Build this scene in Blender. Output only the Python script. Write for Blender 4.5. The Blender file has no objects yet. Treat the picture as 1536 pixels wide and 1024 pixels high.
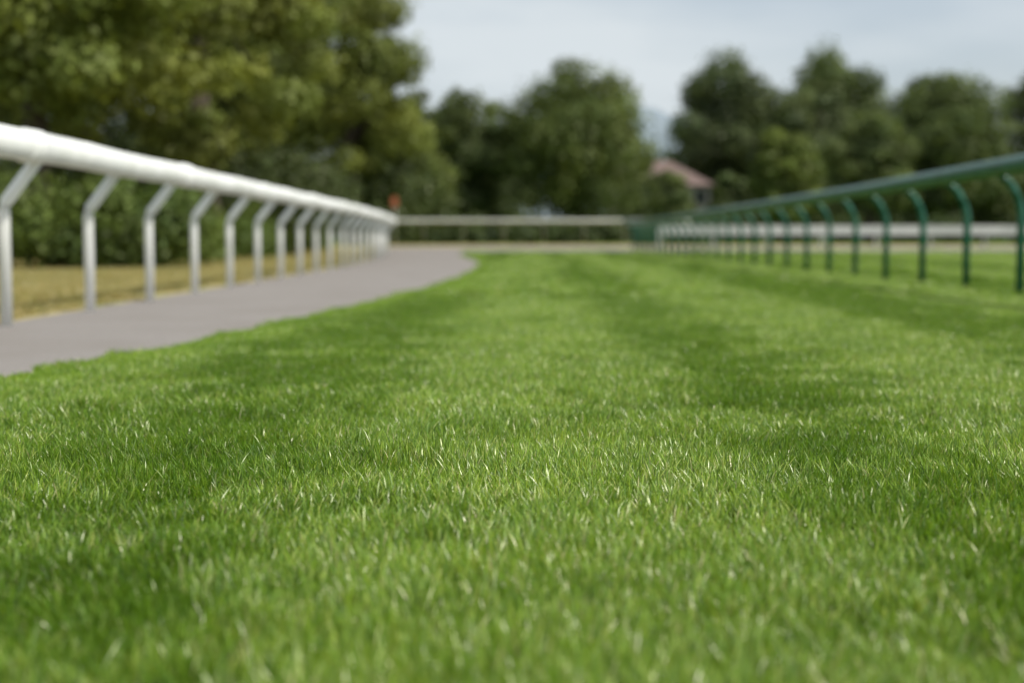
import bpy, math, random
import numpy as np
from mathutils import Vector
S=bpy.context.scene
rng=np.random.default_rng(7)
S.view_settings.view_transform='Standard'; S.view_settings.look='None'; S.view_settings.exposure=0

# ---------------------------------------------------------------- helpers
def link(o,parent=None):
    S.collection.objects.link(o)
    if parent: o.parent=parent
    return o
def empty(name):
    e=bpy.data.objects.new(name,None); S.collection.objects.link(e); return e
def np_mesh(name,V,loops,counts,mat,cols=None,smooth=False):
    me=bpy.data.meshes.new(name)
    V=np.asarray(V,dtype=np.float32); loops=np.asarray(loops,dtype=np.int32); counts=np.asarray(counts,dtype=np.int32)
    me.vertices.add(len(V)); me.vertices.foreach_set('co',V.ravel())
    me.loops.add(len(loops)); me.loops.foreach_set('vertex_index',loops)
    me.polygons.add(len(counts))
    st=np.concatenate([[0],np.cumsum(counts)[:-1]]).astype(np.int32)
    me.polygons.foreach_set('loop_start',st)
    if smooth: me.polygons.foreach_set('use_smooth',np.ones(len(counts),dtype=bool))
    if cols is not None:
        a=me.color_attributes.new('Col','FLOAT_COLOR','POINT')
        c=np.ones((len(V),4),dtype=np.float32); c[:,:3]=cols
        a.data.foreach_set('color',c.ravel())
    me.update(calc_edges=True)
    if mat: me.materials.append(mat)
    return me
class MB:
    def __init__(s): s.v=[];s.f=[]
    def tube(s,pts,rad,n=16,sx=1.0,sz=1.0,caps=True):
        pts=[Vector(p) for p in pts]
        if not hasattr(rad,'__len__'): rad=[rad]*len(pts)
        base=len(s.v)
        for i,p in enumerate(pts):
            a=pts[max(i-1,0)]; b=pts[min(i+1,len(pts)-1)]
            t=(b-a).normalized()
            up=Vector((0,0,1)) if abs(t.z)<0.9 else Vector((0,1,0))
            r=t.cross(up).normalized(); u=r.cross(t).normalized()
            for k in range(n):
                an=2*math.pi*k/n
                s.v.append(p+r*math.cos(an)*rad[i]*sx+u*math.sin(an)*rad[i]*sz)
        for i in range(len(pts)-1):
            for k in range(n):
                k2=(k+1)%n
                s.f.append((base+i*n+k,base+i*n+k2,base+(i+1)*n+k2,base+(i+1)*n+k))
        if caps:
            s.f.append(tuple(base+k for k in range(n))[::-1])
            s.f.append(tuple(base+(len(pts)-1)*n+k for k in range(n)))
    def box(s,x0,x1,y0,y1,z0,z1):
        b=len(s.v)
        for z in (z0,z1):
            for (x,y) in ((x0,y0),(x1,y0),(x1,y1),(x0,y1)): s.v.append(Vector((x,y,z)))
        for f in ((3,2,1,0),(4,5,6,7),(0,1,5,4),(1,2,6,5),(2,3,7,6),(3,0,4,7)): s.f.append(tuple(b+i for i in f))
    def obj(s,name,mat,parent=None,smooth=True):
        me=bpy.data.meshes.new(name); me.from_pydata([tuple(v) for v in s.v],[],s.f)
        me.materials.append(mat); me.update()
        if smooth:
            for p in me.polygons: p.use_smooth=len(p.vertices)==4
        return link(bpy.data.objects.new(name,me),parent)

# ---------------------------------------------------------------- materials
def mat_noise(name,c1,c2,scale=5,rough=.7,detail=6,bump=0,c3=None,scale3=.3,spec=.5,lo=.35,hi=.65):
    m=bpy.data.materials.new(name); m.use_nodes=True; nt=m.node_tree; N=nt.nodes; L=nt.links
    b=N['Principled BSDF']; b.inputs['Roughness'].default_value=rough
    b.inputs['Specular IOR Level'].default_value=spec
    g=N.new('ShaderNodeNewGeometry'); n=N.new('ShaderNodeTexNoise'); n.inputs['Scale'].default_value=scale; n.inputs['Detail'].default_value=detail
    L.new(g.outputs['Position'],n.inputs['Vector'])
    r=N.new('ShaderNodeValToRGB'); r.color_ramp.elements[0].position=lo; r.color_ramp.elements[1].position=hi
    r.color_ramp.elements[0].color=(*c1,1); r.color_ramp.elements[1].color=(*c2,1)
    L.new(n.outputs['Fac'],r.inputs['Fac']); out=r.outputs['Color']
    if c3:
        n3=N.new('ShaderNodeTexNoise'); n3.inputs['Scale'].default_value=scale3; n3.inputs['Detail'].default_value=4
        L.new(g.outputs['Position'],n3.inputs['Vector'])
        rr=N.new('ShaderNodeValToRGB'); rr.color_ramp.elements[0].position=.45; rr.color_ramp.elements[1].position=.65
        L.new(n3.outputs['Fac'],rr.inputs['Fac'])
        mx=N.new('ShaderNodeMixRGB'); L.new(rr.outputs['Color'],mx.inputs['Fac']); L.new(out,mx.inputs['Color1']); mx.inputs['Color2'].default_value=(*c3,1)
        out=mx.outputs['Color']
    L.new(out,b.inputs['Base Color'])
    if bump:
        bp=N.new('ShaderNodeBump'); bp.inputs['Strength'].default_value=bump; bp.inputs['Distance'].default_value=.02
        L.new(n.outputs['Fac'],bp.inputs['Height']); L.new(bp.outputs['Normal'],b.inputs['Normal'])
    return m
def mat_leaf(name,trans=.35,rough=.45,gloss=.06,world_var=None,tcol=(1.25,1.15,.5)):
    m=bpy.data.materials.new(name); m.use_nodes=True; nt=m.node_tree; N=nt.nodes; L=nt.links
    N.remove(N['Principled BSDF']); out=N['Material Output']
    a=N.new('ShaderNodeAttribute'); a.attribute_name='Col'; col=a.outputs['Color']
    if world_var:
        g=N.new('ShaderNodeNewGeometry')
        n=N.new('ShaderNodeTexNoise'); n.inputs['Scale'].default_value=world_var[0]; n.inputs['Detail'].default_value=5
        L.new(g.outputs['Position'],n.inputs['Vector'])
        r=N.new('ShaderNodeValToRGB'); r.color_ramp.elements[0].position=.35; r.color_ramp.elements[1].position=.68
        r.color_ramp.elements[0].color=(*world_var[1],1); r.color_ramp.elements[1].color=(*world_var[2],1)
        L.new(n.outputs['Fac'],r.inputs['Fac'])
        mx=N.new('ShaderNodeMixRGB'); mx.blend_type='MULTIPLY'; mx.inputs['Fac'].default_value=1
        L.new(col,mx.inputs['Color1']); L.new(r.outputs['Color'],mx.inputs['Color2']); col=mx.outputs['Color']
    d=N.new('ShaderNodeBsdfDiffuse'); L.new(col,d.inputs['Color'])
    tm=N.new('ShaderNodeMixRGB'); tm.blend_type='MULTIPLY'; tm.inputs['Fac'].default_value=1; tm.inputs['Color2'].default_value=(*tcol,1)
    L.new(col,tm.inputs['Color1'])
    t=N.new('ShaderNodeBsdfTranslucent'); L.new(tm.outputs['Color'],t.inputs['Color'])
    m1=N.new('ShaderNodeMixShader'); m1.inputs['Fac'].default_value=trans; L.new(d.outputs[0],m1.inputs[1]); L.new(t.outputs[0],m1.inputs[2])
    gl=N.new('ShaderNodeBsdfGlossy'); gl.inputs['Roughness'].default_value=rough; gl.inputs['Color'].default_value=(1,.98,.85,1)
    m2=N.new('ShaderNodeMixShader'); m2.inputs['Fac'].default_value=gloss; L.new(m1.outputs[0],m2.inputs[1]); L.new(gl.outputs[0],m2.inputs[2])
    L.new(m2.outputs[0],out.inputs['Surface'])
    return m
M_white=mat_noise('white_plastic',(.76,.78,.77),(.86,.87,.86),scale=3,rough=.5,c3=(.68,.70,.67),scale3=1.2,spec=.35)
M_weath=mat_noise('weathered_paint',(.32,.33,.28),(.42,.42,.37),scale=3,rough=.6,c3=(.27,.28,.23),scale3=.6)
M_board=mat_noise('fence_paint',(.46,.48,.45),(.58,.59,.55),scale=3,rough=.6,c3=(.42,.44,.4),scale3=.6)
M_green=mat_noise('green_plastic',(.010,.085,.05),(.017,.12,.074),scale=3,rough=.33)
M_soil=mat_noise('lawn_ground',(.07,.13,.012),(.10,.18,.02),scale=9,rough=.95,bump=.4,spec=.1,c3=(.085,.15,.016),scale3=.4)
M_dry=mat_noise('dry_grass_ground',(.34,.29,.12),(.44,.37,.18),scale=4,rough=.95,bump=.4,spec=.1,c3=(.22,.25,.09),scale3=.5)
M_path=mat_noise('asphalt_path',(.195,.180,.168),(.275,.254,.238),scale=60,rough=.9,bump=.35,spec=.2,c3=(.215,.196,.18),scale3=.8)
M_bark=mat_noise('bark',(.035,.027,.018),(.09,.07,.05),scale=6,rough=.9,bump=.6)
M_leaf=mat_leaf('foliage',trans=.28,gloss=.02,rough=.55)
M_blade=mat_leaf('grass_blade',trans=.38,gloss=.062,rough=.37,world_var=(1.9,(.84,.88,.85),(1.13,1.08,1.12)),tcol=(1.2,1.15,.6))
M_hill=mat_noise('hazy_hill',(.19,.235,.27),(.24,.285,.32),scale=.02,rough=1,spec=0)  # aerial haze is mixed into this bluish-grey base colour
M_roof=mat_noise('roof_tiles',(.15,.11,.10),(.21,.155,.14),scale=2.5,rough=.95,spec=.1)
M_wall=mat_noise('rendered_wall',(.32,.28,.26),(.39,.35,.32),scale=1.5,rough=.9)
M_glass=mat_noise('window_glass',(.02,.025,.03),(.04,.045,.05),scale=1,rough=.1)
M_orange=mat_noise('orange_paint',(.32,.09,.04),(.38,.11,.05),scale=3,rough=.6)

# ---------------------------------------------------------------- terrain
KY=[-80,-20,0,10,20,30,40,46,50,53,56,59,62,65,68,71,74,80,90,110,150,300,700,1500,4000]
def zs(y):
    t=min(max((y-50)/22,0),1); return .3*t*t*(3-2*t)
KZ=[zs(y) for y in KY]
def gz(y): return float(np.interp(y,KY,KZ))
v=[];f=[]
KX=[-3000,-800,-200,-60,-20,0,20,60,200,800,3000]
for y,z in zip(KY,KZ):
    for x in KX: v.append((x,y,z))
nx=len(KX)
for j in range(len(KY)-1):
    for i in range(nx-1): f.append((j*nx+i,j*nx+i+1,(j+1)*nx+i+1,(j+1)*nx+i))
me=bpy.data.meshes.new('ground'); me.from_pydata(v,[],f); me.materials.append(M_soil); link(bpy.data.objects.new('ground',me))

def base_l(y): return float(np.interp(y,[-8,0,30,40,50,60,68,75],[-3.55,-3.55,-3.58,-3.85,-4.4,-5.3,-6.5,-8]))
def path_l(y): return base_l(y)-.18
PRY=[-8,0,2,4,6,6.8,7.5,9.7,13.2,16.6,22.5,30,36,42,47,52,57]
PRX=[-3.0,-2.9,-2.65,-2.35,-2.1,-1.98,-1.82,-1.6,-1.23,-.96,-.68,-.55,-.65,-.95,-1.3,-1.7,-1.8]
def path_r(y): return float(np.interp(y,PRY,PRX))
ys=sorted(set([float(k) for k in KY if -8<=k<=56]+[float(a) for a in range(-8,57)]+[57.5,59.0,62.0,65.0,66.0]))
v=[];f=[]
for y in ys:
    xr=path_r(y) if y<57 else 45
    for x in (path_l(y),xr): v.append((x,y,gz(y)+.004))
for j in range(len(ys)-1): f.append((2*j,2*j+1,2*j+3,2*j+2))
me=bpy.data.meshes.new('path'); me.from_pydata(v,[],f); me.materials.append(M_path); link(bpy.data.objects.new('path',me))
v=[];f=[]
ys2=sorted(set([float(k) for k in KY if -8<=k<=74]+[float(a) for a in range(-8,74,2)]))
for y in ys2:
    xr=path_l(y)
    for x in (-16,xr): v.append((x,y,gz(y)+.004))
for j in range(len(ys2)-1): f.append((2*j,2*j+1,2*j+3,2*j+2))
b=len(v)
for y in (66.01,68,71,74): 
    v.append((path_l(y)+.01,y,gz(y)+.004)); v.append((45,y,gz(y)+.004))
for j in range(3): f.append((b+2*j,b+2*j+1,b+2*j+3,b+2*j+2))
me=bpy.data.meshes.new('verge'); me.from_pydata(v,[],f); me.materials.append(M_dry); link(bpy.data.objects.new('verge',me))

# ---------------------------------------------------------------- grass patches
def blade_patch(name,n,radius,Lr,Wr,bias,cols,mat,seed,tint=(1,1,1)):
    r=np.random.default_rng(seed)
    rad=radius*np.sqrt(r.random(n)); an=r.random(n)*2*np.pi
    cx=rad*np.cos(an); cy=rad*np.sin(an)
    k=max(6,n//25); tx=(r.random(k)-.5)*1.7*radius; ty=(r.random(k)-.5)*1.7*radius
    ti=r.integers(0,k,n); cl=r.random(n)<.5
    cx=np.where(cl,tx[ti]+r.normal(0,radius*.045,n),cx); cy=np.where(cl,ty[ti]+r.normal(0,radius*.045,n),cy)
    Ln=r.uniform(*Lr,n)*np.where(r.random(n)<.08,1.3,1.0)
    W=r.uniform(*Wr,n)
    hd=r.random(n)*2*np.pi
    lx=np.cos(hd)*r.random(n)*.75; ly=np.sin(hd)*r.random(n)*.75+bias
    fa=r.random(n)*2*np.pi; wx=np.cos(fa); wy=np.sin(fa)
    T=[0,.4,.78,1.0]; WW=[.8,1,.62,0]
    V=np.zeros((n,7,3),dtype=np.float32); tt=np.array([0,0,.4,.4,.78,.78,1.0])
    for i,t in enumerate(T):
        hx=cx+Ln*lx*(t*.35+t*t*.65); hy=cy+Ln*ly*(t*.35+t*t*.65)
        z=Ln*t*(1-.22*t*np.minimum(1,np.hypot(lx,ly)))
        w=W*WW[i]*.5
        if i<3:
            V[:,2*i,0]=hx-wx*w; V[:,2*i,1]=hy-wy*w; V[:,2*i,2]=z
            V[:,2*i+1,0]=hx+wx*w; V[:,2*i+1,1]=hy+wy*w; V[:,2*i+1,2]=z
        else:
            V[:,6,0]=hx; V[:,6,1]=hy; V[:,6,2]=z
    cols=np.array(cols); p=np.array([c[3] for c in cols]); p=p/p.sum()
    ci=r.choice(len(cols),n,p=p); C=cols[ci,:3]*r.uniform(.72,1.28,(n,1))*np.array(tint)
    CC=C[:,None,:]*(.5+.55*tt)[None,:,None]  # bases darkened in colour to paint shade between blades
    pat=np.array([0,1,3,2, 2,3,5,4, 4,5,6]); loops=(np.arange(n)[:,None]*7+pat[None,:]).ravel()
    counts=np.tile([4,4,3],n)
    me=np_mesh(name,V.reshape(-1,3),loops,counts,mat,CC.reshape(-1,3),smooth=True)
    return bpy.data.objects.new(name,me)
GC=[(.205,.36,.026,4),(.29,.45,.038,3),(.12,.25,.018,3),(.40,.49,.09,1.3),(.58,.55,.28,.35)]  # palest tones: straw blades, also standing in for painted glints
DC=[(.48,.39,.16,4),(.38,.33,.12,2),(.24,.29,.07,1.5)]
def coll(name,objs):
    c=bpy.data.collections.new(name)
    for o in objs: c.objects.link(o)
    return c
DK=(.74,.82,.80)  # dark-band tint, paints in the duller reflection of blades leaning nearer
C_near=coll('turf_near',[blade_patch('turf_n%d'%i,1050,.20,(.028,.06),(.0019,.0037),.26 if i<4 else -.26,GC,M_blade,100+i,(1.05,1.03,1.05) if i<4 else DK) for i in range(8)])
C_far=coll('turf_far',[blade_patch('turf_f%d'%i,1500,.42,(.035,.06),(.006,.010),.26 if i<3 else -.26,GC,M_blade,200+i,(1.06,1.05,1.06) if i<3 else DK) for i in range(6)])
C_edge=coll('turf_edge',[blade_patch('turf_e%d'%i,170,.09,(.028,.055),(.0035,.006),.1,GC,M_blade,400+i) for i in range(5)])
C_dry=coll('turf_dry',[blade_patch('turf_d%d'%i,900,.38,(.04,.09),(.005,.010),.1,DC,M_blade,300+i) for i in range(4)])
def scatter(name,pts,rots,scls,collection,nvar,idx=None):
    n=len(pts); me=bpy.data.meshes.new(name); me.vertices.add(n); me.vertices.foreach_set('co',np.asarray(pts,dtype=np.float32).ravel())
    a=me.attributes.new('rot','FLOAT_VECTOR','POINT'); a.data.foreach_set('vector',np.asarray(rots,dtype=np.float32).ravel())
    a=me.attributes.new('scl','FLOAT_VECTOR','POINT'); a.data.foreach_set('vector',np.asarray(scls,dtype=np.float32).ravel())
    if idx is None: idx=rng.integers(0,nvar,n)
    a=me.attributes.new('idx','INT','POINT'); a.data.foreach_set('value',np.asarray(idx).astype(np.int32))
    o=link(bpy.data.objects.new(name,me))
    g=bpy.data.node_groups.new(name+'_scatter','GeometryNodeTree')
    g.interface.new_socket('Geometry',in_out='INPUT',socket_type='NodeSocketGeometry'); g.interface.new_socket('Geometry',in_out='OUTPUT',socket_type='NodeSocketGeometry')
    N=g.nodes;L=g.links
    gi=N.new('NodeGroupInput'); go=N.new('NodeGroupOutput'); ip=N.new('GeometryNodeInstanceOnPoints')
    ci=N.new('GeometryNodeCollectionInfo'); ci.inputs['Collection'].default_value=collection; ci.inputs['Separate Children'].default_value=True; ci.inputs['Reset Children'].default_value=True
    def at(nm,t):
        q=N.new('GeometryNodeInputNamedAttribute'); q.data_type=t; q.inputs['Name'].default_value=nm
        return [s for s in q.outputs if s.enabled and s.name=='Attribute'][0]
    er=N.new('FunctionNodeEulerToRotation')
    L.new(gi.outputs[0],ip.inputs['Points']); L.new(ci.outputs[0],ip.inputs['Instance']); ip.inputs['Pick Instance'].default_value=True
    L.new(at('idx','INT'),ip.inputs['Instance Index']); L.new(at('rot','FLOAT_VECTOR'),er.inputs[0]); L.new(er.outputs[0],ip.inputs['Rotation'])
    L.new(at('scl','FLOAT_VECTOR'),ip.inputs['Scale']); L.new(ip.outputs[0],go.inputs[0])
    md=o.modifiers.new('scatter','NODES'); md.node_group=g
    return o
gn=np.random.default_rng(3).random((64,64))
def vnoise(x,y,s):
    x=x*s+31.3;y=y*s+17.7; xi=np.floor(x).astype(int);yi=np.floor(y).astype(int);fx=x-xi;fy=y-yi
    fx=fx*fx*(3-2*fx);fy=fy*fy*(3-2*fy)
    g=lambda a,b:gn[a%64,b%64]
    return (g(xi,yi)*(1-fx)+g(xi+1,yi)*fx)*(1-fy)+(g(xi,yi+1)*(1-fx)+g(xi+1,yi+1)*fx)*fy
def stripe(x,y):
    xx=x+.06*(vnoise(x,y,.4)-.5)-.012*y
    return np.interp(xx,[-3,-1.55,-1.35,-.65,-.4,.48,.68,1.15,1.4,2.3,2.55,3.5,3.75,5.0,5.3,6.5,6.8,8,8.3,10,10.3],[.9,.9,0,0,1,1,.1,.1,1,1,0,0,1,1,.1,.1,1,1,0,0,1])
def hgt_at(X,Y,st): return (.68+.62*vnoise(X,Y,1.7)*.6+.38*vnoise(X,Y,5))*(.95+.05*st)
def turf(name,x0,x1f,y0,y1,step,C,na,nb,wedge,inset):
    X,Y=np.meshgrid(np.arange(x0,x1f,step),np.arange(y0,y1,step)); X=X.ravel();Y=Y.ravel()
    X=X+rng.uniform(-.5,.5,len(X))*step; Y=Y+rng.uniform(-.5,.5,len(Y))*step
    pr=np.array([path_r(y) for y in Y])
    k=(X>pr+inset)&(np.abs(X)<wedge*Y+1.4)&(Y<57.3)
    X=X[k];Y=Y[k]; st=stripe(X,Y)
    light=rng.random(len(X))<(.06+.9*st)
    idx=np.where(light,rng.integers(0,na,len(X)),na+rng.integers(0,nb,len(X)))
    P=np.stack([X,Y,[gz(y)+.001 for y in Y]],1)
    R=np.stack([rng.normal(0,.05,len(X)),rng.normal(0,.05,len(X)),rng.normal(0,.5,len(X))],1)
    s=rng.uniform(.95,1.1,len(X)); Sc=np.stack([s,s,hgt_at(X,Y,st)],1)
    scatter(name,P,R,Sc,C,na+nb,idx)
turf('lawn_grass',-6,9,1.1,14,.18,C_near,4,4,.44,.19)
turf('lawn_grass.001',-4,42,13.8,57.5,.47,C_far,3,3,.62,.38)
Y=np.concatenate([rng.uniform(3.5,14,1700),rng.uniform(14,57.3,7500)])
w=np.where(Y<14,.25,.62)
off=rng.random(len(Y))*w+.08*(vnoise(Y*0,Y,1.3)-.5)+.07*rng.normal(size=len(Y))*(rng.random(len(Y))<.3)
X=np.array([path_r(y) for y in Y])+off; sc=np.where(Y<14,1.0,1.6)
scatter('lawn_edge_grass',np.stack([X,Y,[gz(y)+.001 for y in Y]],1),np.stack([X*0,X*0,rng.random(len(X))*6.28],1),np.stack([sc,sc,hgt_at(X,Y,1.0)*.9],1),C_edge,5)
X=rng.uniform(-13,-3.6,2600);Y=rng.uniform(7,60,2600)
k=X<np.array([base_l(y)-.5 for y in Y]); X=X[k];Y=Y[k]
s=rng.uniform(.8,1.2,len(X))
scatter('dry_grass',np.stack([X,Y,[gz(y) for y in Y]],1),np.stack([X*0,X*0,rng.random(len(X))*6.28],1),np.stack([s,s,s*.8],1),C_dry,4)

# ---------------------------------------------------------------- rails
def hl(y): return 1.25-.03*min(max((y-10)/30,0),1)
def white_post(mb,bx,y,z0,side=1):
    mb.tube([(bx,y,z0-.05),(bx,y,z0+.82),(bx+side*.015,y,z0+.875),(bx+side*.26,y,z0+hl(y)-.06)],[.043]*4,n=14)
def arc_positions(fn,y0,y1,sp):
    out=[];y=y0
    while y<y1:
        out.append(y); sl=(fn(y+.1)-fn(y-.1))/.2; y+=sp/math.sqrt(1+sl*sl)
    return out
E=empty('running_rail')
mb=MB(); 
for y in arc_positions(base_l,-6,70,2.0): white_post(mb,base_l(y),y,gz(y))
mb.obj('posts',M_white,E)
mb=MB(); pts=[]
for y in np.arange(-8,70.5,1.0):
    pts.append((base_l(y)+.27,y,gz(y)+hl(y)+.006*math.sin(y*1.9)))
mb.tube(pts,.105,n=24,sx=.85,sz=1); mb.obj('rail',M_white,E)
mb=MB()
for y in arc_positions(base_l,0.6,68,4.6):
    mb.tube([(base_l(y+d)+.27,y+d,gz(y)+hl(y)+.006*math.sin((y+d)*1.9)) for d in (-.16,-.14,.14,.16)],[.107,.117,.117,.107],n=24,sx=.87)
mb.obj('sleeves',M_white,E)
E=empty('running_rail')
mb=MB(); x=-6.4
while x<9.5:
    z=gz(71); mb.tube([(x,71.2,z-.05),(x,71.2,z+.8),(x,71.18,z+.86),(x,70.93,z+1.15)],.025,n=10); x+=2
mb.obj('posts',M_weath,E)
mb=MB(); mb.tube([(x,70.9,gz(71)+1.2) for x in np.arange(-7,9.6,1)],.085,n=16); mb.obj('rail',M_board,E)
def base_g(y): return float(np.interp(y,[0,15,30,60],[5.45,5.38,5.25,5.0]))
def hg(y): return float(np.interp(y,[0,10,14,20,30,60],[1.38,1.38,1.37,1.31,1.26,1.2]))
E=empty('running_rail')
mb=MB()
for k in range(-6,26):
    y=15.07+1.75*k; bx=base_g(y); z=gz(y); h0=hg(y)-.55
    P=[(bx,y,z-.05),(bx,y,z+h0)]
    for a in np.linspace(0,70,8)[1:]:
        a=math.radians(a); P.append((bx-.36*(1-math.cos(a)),y,z+h0+.50*math.sin(a)))
    mb.tube(P,.043,n=12)
mb.obj('posts',M_green,E)
mb=MB(); mb.tube([(base_g(y)-.27,y,gz(y)+hg(y)) for y in np.arange(3,60.5,1.0)],.097,n=24,sx=.9); mb.obj('rail',M_green,E)
E=empty('white_fence')
mb=MB();mb2=MB()
fx=np.arange(6.5,48,2.4)
for x in fx: mb.box(x-.05,x+.05,63.0,63.12,gz(63)-.05,gz(63)+1.02)
mb.obj('posts',M_weath,E,False)
for i in range(len(fx)-1):
    mb2.box(fx[i]-.057,fx[i+1]-.063,62.95,62.997,gz(63)+.60,gz(63)+1.0)
mb2.obj('boards',M_board,E,False)
E=empty('marker_post')
mb=MB(); mb.tube([(-5.7,69.4,.2),(-5.7,69.4,2.1)],.035,n=10); mb.obj('pole',M_weath,E)
mb=MB(); mb.tube([(-5.7,69.36,2.4),(-5.7,69.30,2.4)],.2,n=28,sz=1.4,sx=.85); mb.obj('disc',M_orange,E)

# ---------------------------------------------------------------- foliage
def foliage_mesh(name,clumps,n,ls,col,seed,yel=.25,core=None,cv=.3):
    r=np.random.default_rng(seed); cl=np.asarray(clumps,float); k=len(cl)
    w=cl[:,3]*cl[:,5]; w=w/w.sum(); ci=r.choice(k,n,p=w)
    d=r.normal(size=(n,3)); d/=np.linalg.norm(d,axis=1,keepdims=True)
    rr=r.uniform(.35,1.0,n)**.6*(1+.14*r.normal(size=n))
    P=cl[ci,:3]+d*cl[ci,3:6]*rr[:,None]
    cb=r.uniform(1-cv,1+cv,k)[ci]; cy=r.uniform(0,1,k)[ci]
    if core is not None:
        m=r.random(n)<core[6]; k2=m.sum()
        P[m]=np.array(core[:3])+d[m]*np.array(core[3:6])*(r.uniform(.2,.8,k2)**.5)[:,None]
        cb[m]*=.8  # core leaves darkened in colour, painting shade inside the crown
    nrm=d+r.normal(0,.5,(n,3))+np.array([0,0,.25]); nrm/=np.linalg.norm(nrm,axis=1,keepdims=True)
    t=np.cross(nrm,r.normal(size=(n,3))); t/=np.linalg.norm(t,axis=1,keepdims=True)+1e-9
    b=np.cross(nrm,t); s=(ls*r.uniform(.6,1.4,n))[:,None]
    V=np.stack([P-t*s*.62,P+b*s*.36+nrm*s*.08,P+t*s*.62,P-b*s*.36+nrm*s*.08],1)
    C=np.array(col)[None,:]*(cb*r.uniform(.75,1.25,n))[:,None]
    C=C*np.stack([1+yel*cy*1.2,1+yel*cy*.7,1-0*cy],1)
    CC=np.repeat(C,4,0)
    return np_mesh(name,V.reshape(-1,3),np.arange(4*n),np.full(n,4),M_leaf,CC)
def tree(name,x,y,H,R,cb,n,ls,col,seed,kc=70,yel=.25,lean=0,sq=1.0,fill=.25,core=.12,cv=.3):
    r=np.random.default_rng(seed); z0=gz(y)
    E=empty(name); E.location=(x,y,z0)
    cz=(H+cb)/2; hz=(H-cb)/2
    cl=[]
    for i in range(kc):
        d=r.normal(size=3); d/=np.linalg.norm(d)
        fr=r.uniform(.6,.95) if r.random()>fill else r.uniform(0,.6)
        q=r.uniform(.17,.36)
        zz=d[2]*fr
        taper=1-.22*max(zz,0)
        c=(d[0]*fr*R*(1-q*.35)*taper+lean*zz, d[1]*fr*R*(1-q*.35)*taper, cz+zz*hz*(1-q*.4))
        cl.append((*c,q*R*r.uniform(.8,1.25),q*R,q*R*r.uniform(.6,.95)*sq))
    link(bpy.data.objects.new('crown',foliage_mesh('crown',cl,n,ls,col,seed+1,yel,(0,0,cz,R*.8,R*.8,hz*.8,core) if core else None,cv)),E)
    mb=MB(); tr=.026*H
    top=cz+hz*.45
    tp=[(0,0,-.15),(.02*H*.2,0,H*.08),(r.normal()*.15,r.normal()*.15,cz-hz*.5),(r.normal()*.3+lean*.2,r.normal()*.3,top)]
    mb.tube(tp,[tr*1.35,tr,tr*.75,tr*.25],n=12)
    for i in r.choice(kc,min(kc,26),replace=False):
        c=cl[i]; f0=r.uniform(.1,.75); 
        a=Vector(tp[2]).lerp(Vector(tp[3]),f0) if f0>.25 else Vector(tp[1]).lerp(Vector(tp[2]),.75+f0)
        e=Vector(c[:3]); m=a.lerp(e,.5)+Vector((0,0,-.06*R))
        mb.tube([a,m,e],[tr*.4,tr*.24,tr*.07],n=7)
    mb.obj('trunk',M_bark,E)
    return E
G1=(.15,.192,.045); G2=(.112,.152,.042); G3=(.072,.104,.044); G4=(.088,.128,.044)  # right-hand tree greens (G3, G4) carry slight aerial haze in their colour
tree('broadleaf_tree',-12.3,37,14,4.7,1.6,30000,.19,G1,11,kc=62,yel=.4,fill=.12,core=0,cv=.4)
tree('broadleaf_tree',-9.6,45,15,3.9,1.6,26000,.19,G1,12,kc=56,yel=.4,fill=.12,core=0,cv=.4)
tree('broadleaf_tree',-17.5,44,16,5.5,1.6,26000,.21,G2,13,kc=80,yel=.3,fill=.15,core=.04,cv=.4)
tree('broadleaf_tree',-11.4,57,18,4.8,1.6,32000,.2,G2,14,kc=90,yel=.3,core=.05,cv=.4)
tree('broadleaf_tree',-8.5,77,15.8,4.4,2.2,21000,.23,G1,15,kc=58,yel=.3,fill=.12,core=0,cv=.35)
tree('broadleaf_tree',-14.5,84,21,6.5,1.0,28000,.28,G3,16,kc=90)
tree('broadleaf_tree',-20,66,19,6.5,1.0,26000,.28,G3,17,kc=90)
tree('broadleaf_tree',-7.4,81,9.0,3.1,.6,17000,.2,G2,18,kc=60)
tree('broadleaf_tree',-4.9,83,6.6,2.1,.4,12000,.2,G2,19,kc=46)
tree('broadleaf_tree',-3.0,93,11.0,3.3,.6,20000,.23,G4,21,kc=80)
tree('broadleaf_tree',-6.2,99,11.2,3.4,.6,17000,.24,G3,22,kc=70)
tree('broadleaf_tree',-1.0,105,11.2,3.4,.6,15000,.24,G4,25,kc=60)
tree('broadleaf_tree',4.3,90,12.0,5.2,.4,40000,.22,(.098,.142,.042),23,kc=150,yel=.35,fill=.35,lean=-.5)
tree('broadleaf_tree',9.3,84,4.9,1.7,.2,9000,.18,G4,24,kc=40)
tree('broadleaf_tree',21.6,142,19.2,6.6,1.5,30000,.36,G3,31,kc=100)
tree('broadleaf_tree',31.2,138,19.2,7.2,1.5,32000,.36,G4,32,kc=100)
tree('broadleaf_tree',26.4,128,15.0,5.0,1.0,22000,.3,G3,39,kc=80)
tree('broadleaf_tree',16.6,86,7.5,2.6,.4,17000,.2,(.11,.158,.042),33,kc=70,yel=.35)
tree('broadleaf_tree',22.6,90,8.8,3.2,.4,18000,.21,G4,34,kc=70)
tree('broadleaf_tree',35.6,125,15.4,5.4,.8,18000,.3,G3,35,kc=80)
tree('broadleaf_tree',29.9,97,12.0,4.9,.5,28000,.24,G4,36,kc=100)
tree('broadleaf_tree',37.6,99,13.6,4.8,.5,24000,.24,G3,37,kc=100)
tree('broadleaf_tree',45.5,96,14.5,5.4,.5,18000,.28,G3,38,kc=80)
def mass(name,cl,n,ls,col,seed,yel=.2):
    link(bpy.data.objects.new(name,foliage_mesh(name,cl,n,ls,col,seed,yel)))
r=np.random.default_rng(5); cl=[]
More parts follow.
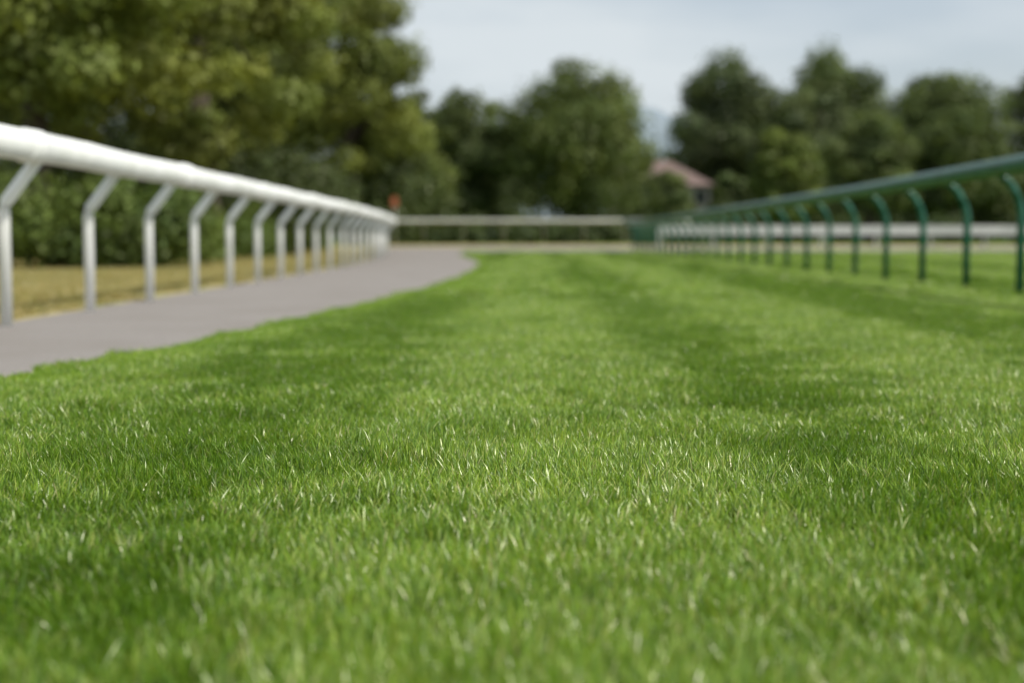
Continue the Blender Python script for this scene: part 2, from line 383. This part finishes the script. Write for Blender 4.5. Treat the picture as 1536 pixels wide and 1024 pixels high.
for i in range(170):
    t=r.random()
    if t<.45: x=r.uniform(-15,-6.6); y=28+r.uniform(0,2.5)
    else: y=r.uniform(28,66); x=-7.2-.03*(y-28)-r.uniform(0,2.5)
    s=r.uniform(.45,.9); cl.append((x,y,gz(y)+r.uniform(.3,1.5),s,s,s*.85))
mass('hedge',cl,52000,.12,(.075,.12,.028),41,.35)
cl=[]
for i in range(150):
    x=r.uniform(-26,-7); y=r.uniform(48,86); s=r.uniform(1,1.9); cl.append((x if y<70 else x+3,y,gz(y)+r.uniform(.6,4),s,s,s))
mass('undergrowth',cl,36000,.25,(.05,.074,.026),42)
cl=[]
for i in range(210):
    x=r.uniform(-9,60); y=r.uniform(95,112); s=r.uniform(.8,1.7)
    hi=2.2 if 10<x<17 else 4.6
    cl.append((x,y,gz(y)+r.uniform(.4,hi-s*.5),s,s,s*.8))
for i in range(70):
    x=r.uniform(-8,46); y=r.uniform(82,92); s=r.uniform(.6,1.1); cl.append((x,y,gz(y)+r.uniform(.3,1.3),s,s,s*.8))
for i in range(70):
    x=r.uniform(-7,10); y=r.uniform(75,76); s=r.uniform(.4,.6); cl.append((x,y,gz(y)+r.uniform(.2,.75),s,s,s*.8))
mass('shrubbery',cl,56000,.25,(.05,.076,.028),43)
cl=[]
for i in range(300):
    x=r.uniform(22,75); y=r.uniform(112,122); s=r.uniform(1.2,2.4); cl.append((x,y,r.uniform(1,8.8),s,s,s*.8))
mass('woodland',cl,36000,.36,(.062,.094,.04),45)
cl=[]
for i in range(380):
    x=r.uniform(-150,190); y=r.uniform(165,190); s=r.uniform(2.2,4.2); h=12+3.5*math.sin(x*.11)+2*math.sin(x*.37+1)
    cl.append((x,y,r.uniform(1,max(h,3)),s,s,s*.9))
mass('distant_treeline',cl,60000,.7,(.07,.105,.065),44)

# ---------------------------------------------------------------- house
E=empty('house'); E.location=(13.8,130,gz(130))
mb=MB(); mb.box(-5,4.2,0,8,0,5.2); mb.obj('walls',M_wall,E,False)
mb=MB(); a=[(-5.5,-.5,5.15),(4.7,-.5,5.15),(4.7,8.5,5.15),(-5.5,8.5,5.15),(-2,4,7.6),(.9,4,7.6)]
mb.v=[Vector(p) for p in a]; mb.f=[(0,1,5,4),(1,2,5),(2,3,4,5),(3,0,4),(3,2,1,0)]; mb.obj('roof',M_roof,E,False)
mb=MB(); mb.box(-1.6,-.9,3.2,3.9,7.0,8.3); mb.obj('chimney',M_roof,E,False)
mb=MB(); 
for x in (-4,-1.6,.8,2.8):
    for z in (.9,3.4): mb.box(x,x+1.1,-.03,.05,z,z+1.3)
mb.obj('windows',M_glass,E,False)
mb=MB()
for x in (-4,-1.6,.8,2.8):
    for z in (.9,3.4):
        mb.box(x-.1,x,-.06,.04,z-.1,z+1.4); mb.box(x+1.1,x+1.2,-.06,.04,z-.1,z+1.4)
        mb.box(x,x+1.1,-.06,.04,z-.1,z); mb.box(x,x+1.1,-.06,.04,z+1.3,z+1.4); mb.box(x+.52,x+.58,-.055,-.033,z,z+1.3)
mb.obj('window_frames',M_weath,E,False)
tree('broadleaf_tree',10.6,118,7.8,2.3,.3,12000,.24,G3,51,kc=60)
tree('broadleaf_tree',12.9,112,4.6,1.6,.3,7000,.22,G4,53,kc=40)
tree('broadleaf_tree',18.1,120,6.8,2.0,.3,9000,.24,G4,52,kc=45)

# ---------------------------------------------------------------- hills
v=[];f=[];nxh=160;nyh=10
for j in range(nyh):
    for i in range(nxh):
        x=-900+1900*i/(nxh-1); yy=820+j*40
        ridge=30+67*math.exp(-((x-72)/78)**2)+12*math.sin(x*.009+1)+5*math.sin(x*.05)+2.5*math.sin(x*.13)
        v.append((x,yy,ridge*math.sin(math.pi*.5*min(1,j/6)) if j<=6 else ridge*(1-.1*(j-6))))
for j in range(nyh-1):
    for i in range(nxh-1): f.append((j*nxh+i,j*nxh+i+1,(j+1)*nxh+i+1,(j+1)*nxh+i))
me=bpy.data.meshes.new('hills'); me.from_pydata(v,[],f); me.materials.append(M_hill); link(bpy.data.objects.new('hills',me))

# ---------------------------------------------------------------- light
el=math.radians(50); az=math.radians(114)
W=bpy.data.worlds.new('World'); S.world=W; W.use_nodes=True; N=W.node_tree.nodes; L=W.node_tree.links
bg=N['Background']; bg.inputs['Strength'].default_value=.128
sk=N.new('ShaderNodeTexSky'); sk.sky_type='NISHITA'; sk.sun_disc=False; sk.sun_elevation=el; sk.sun_rotation=az; sk.dust_density=2.5; sk.air_density=1.0
tc=N.new('ShaderNodeTexCoord'); mp=N.new('ShaderNodeMapping'); mp.inputs['Scale'].default_value=(1.6,1.6,6)
no=N.new('ShaderNodeTexNoise'); no.inputs['Scale'].default_value=1.9; no.inputs['Detail'].default_value=5
L.new(tc.outputs['Generated'],mp.inputs[0]); L.new(mp.outputs[0],no.inputs['Vector'])
rp=N.new('ShaderNodeValToRGB'); rp.color_ramp.elements[0].position=.38; rp.color_ramp.elements[0].color=(.5,.5,.5,1); rp.color_ramp.elements[1].position=.62; rp.color_ramp.elements[1].color=(.92,.92,.92,1)
L.new(no.outputs['Fac'],rp.inputs[0])
mx=N.new('ShaderNodeMixRGB'); L.new(rp.outputs[0],mx.inputs['Fac']); L.new(sk.outputs[0],mx.inputs['Color1']); mx.inputs['Color2'].default_value=(5.7,6.15,6.4,1)
L.new(mx.outputs[0],bg.inputs['Color'])
sl=bpy.data.lights.new('sun','SUN'); sl.energy=4.4; sl.angle=math.radians(4); sl.color=(1,.95,.86)
so=bpy.data.objects.new('sun',sl); S.collection.objects.link(so)
d=Vector((math.sin(az)*math.cos(el),math.cos(az)*math.cos(el),math.sin(el))); so.rotation_euler=d.to_track_quat('Z','Y').to_euler()

# ---------------------------------------------------------------- camera
cd=bpy.data.cameras.new('camera'); co=bpy.data.objects.new('camera',cd); S.collection.objects.link(co)
cd.lens=50; cd.sensor_width=36; cd.clip_start=.05; cd.clip_end=8000
co.location=(0,0,.62); co.rotation_euler=(math.radians(90-4.13),0,0)
cd.dof.use_dof=True; cd.dof.focus_distance=3.7; cd.dof.aperture_fstop=1.6; cd.dof.aperture_blades=0
S.camera=co
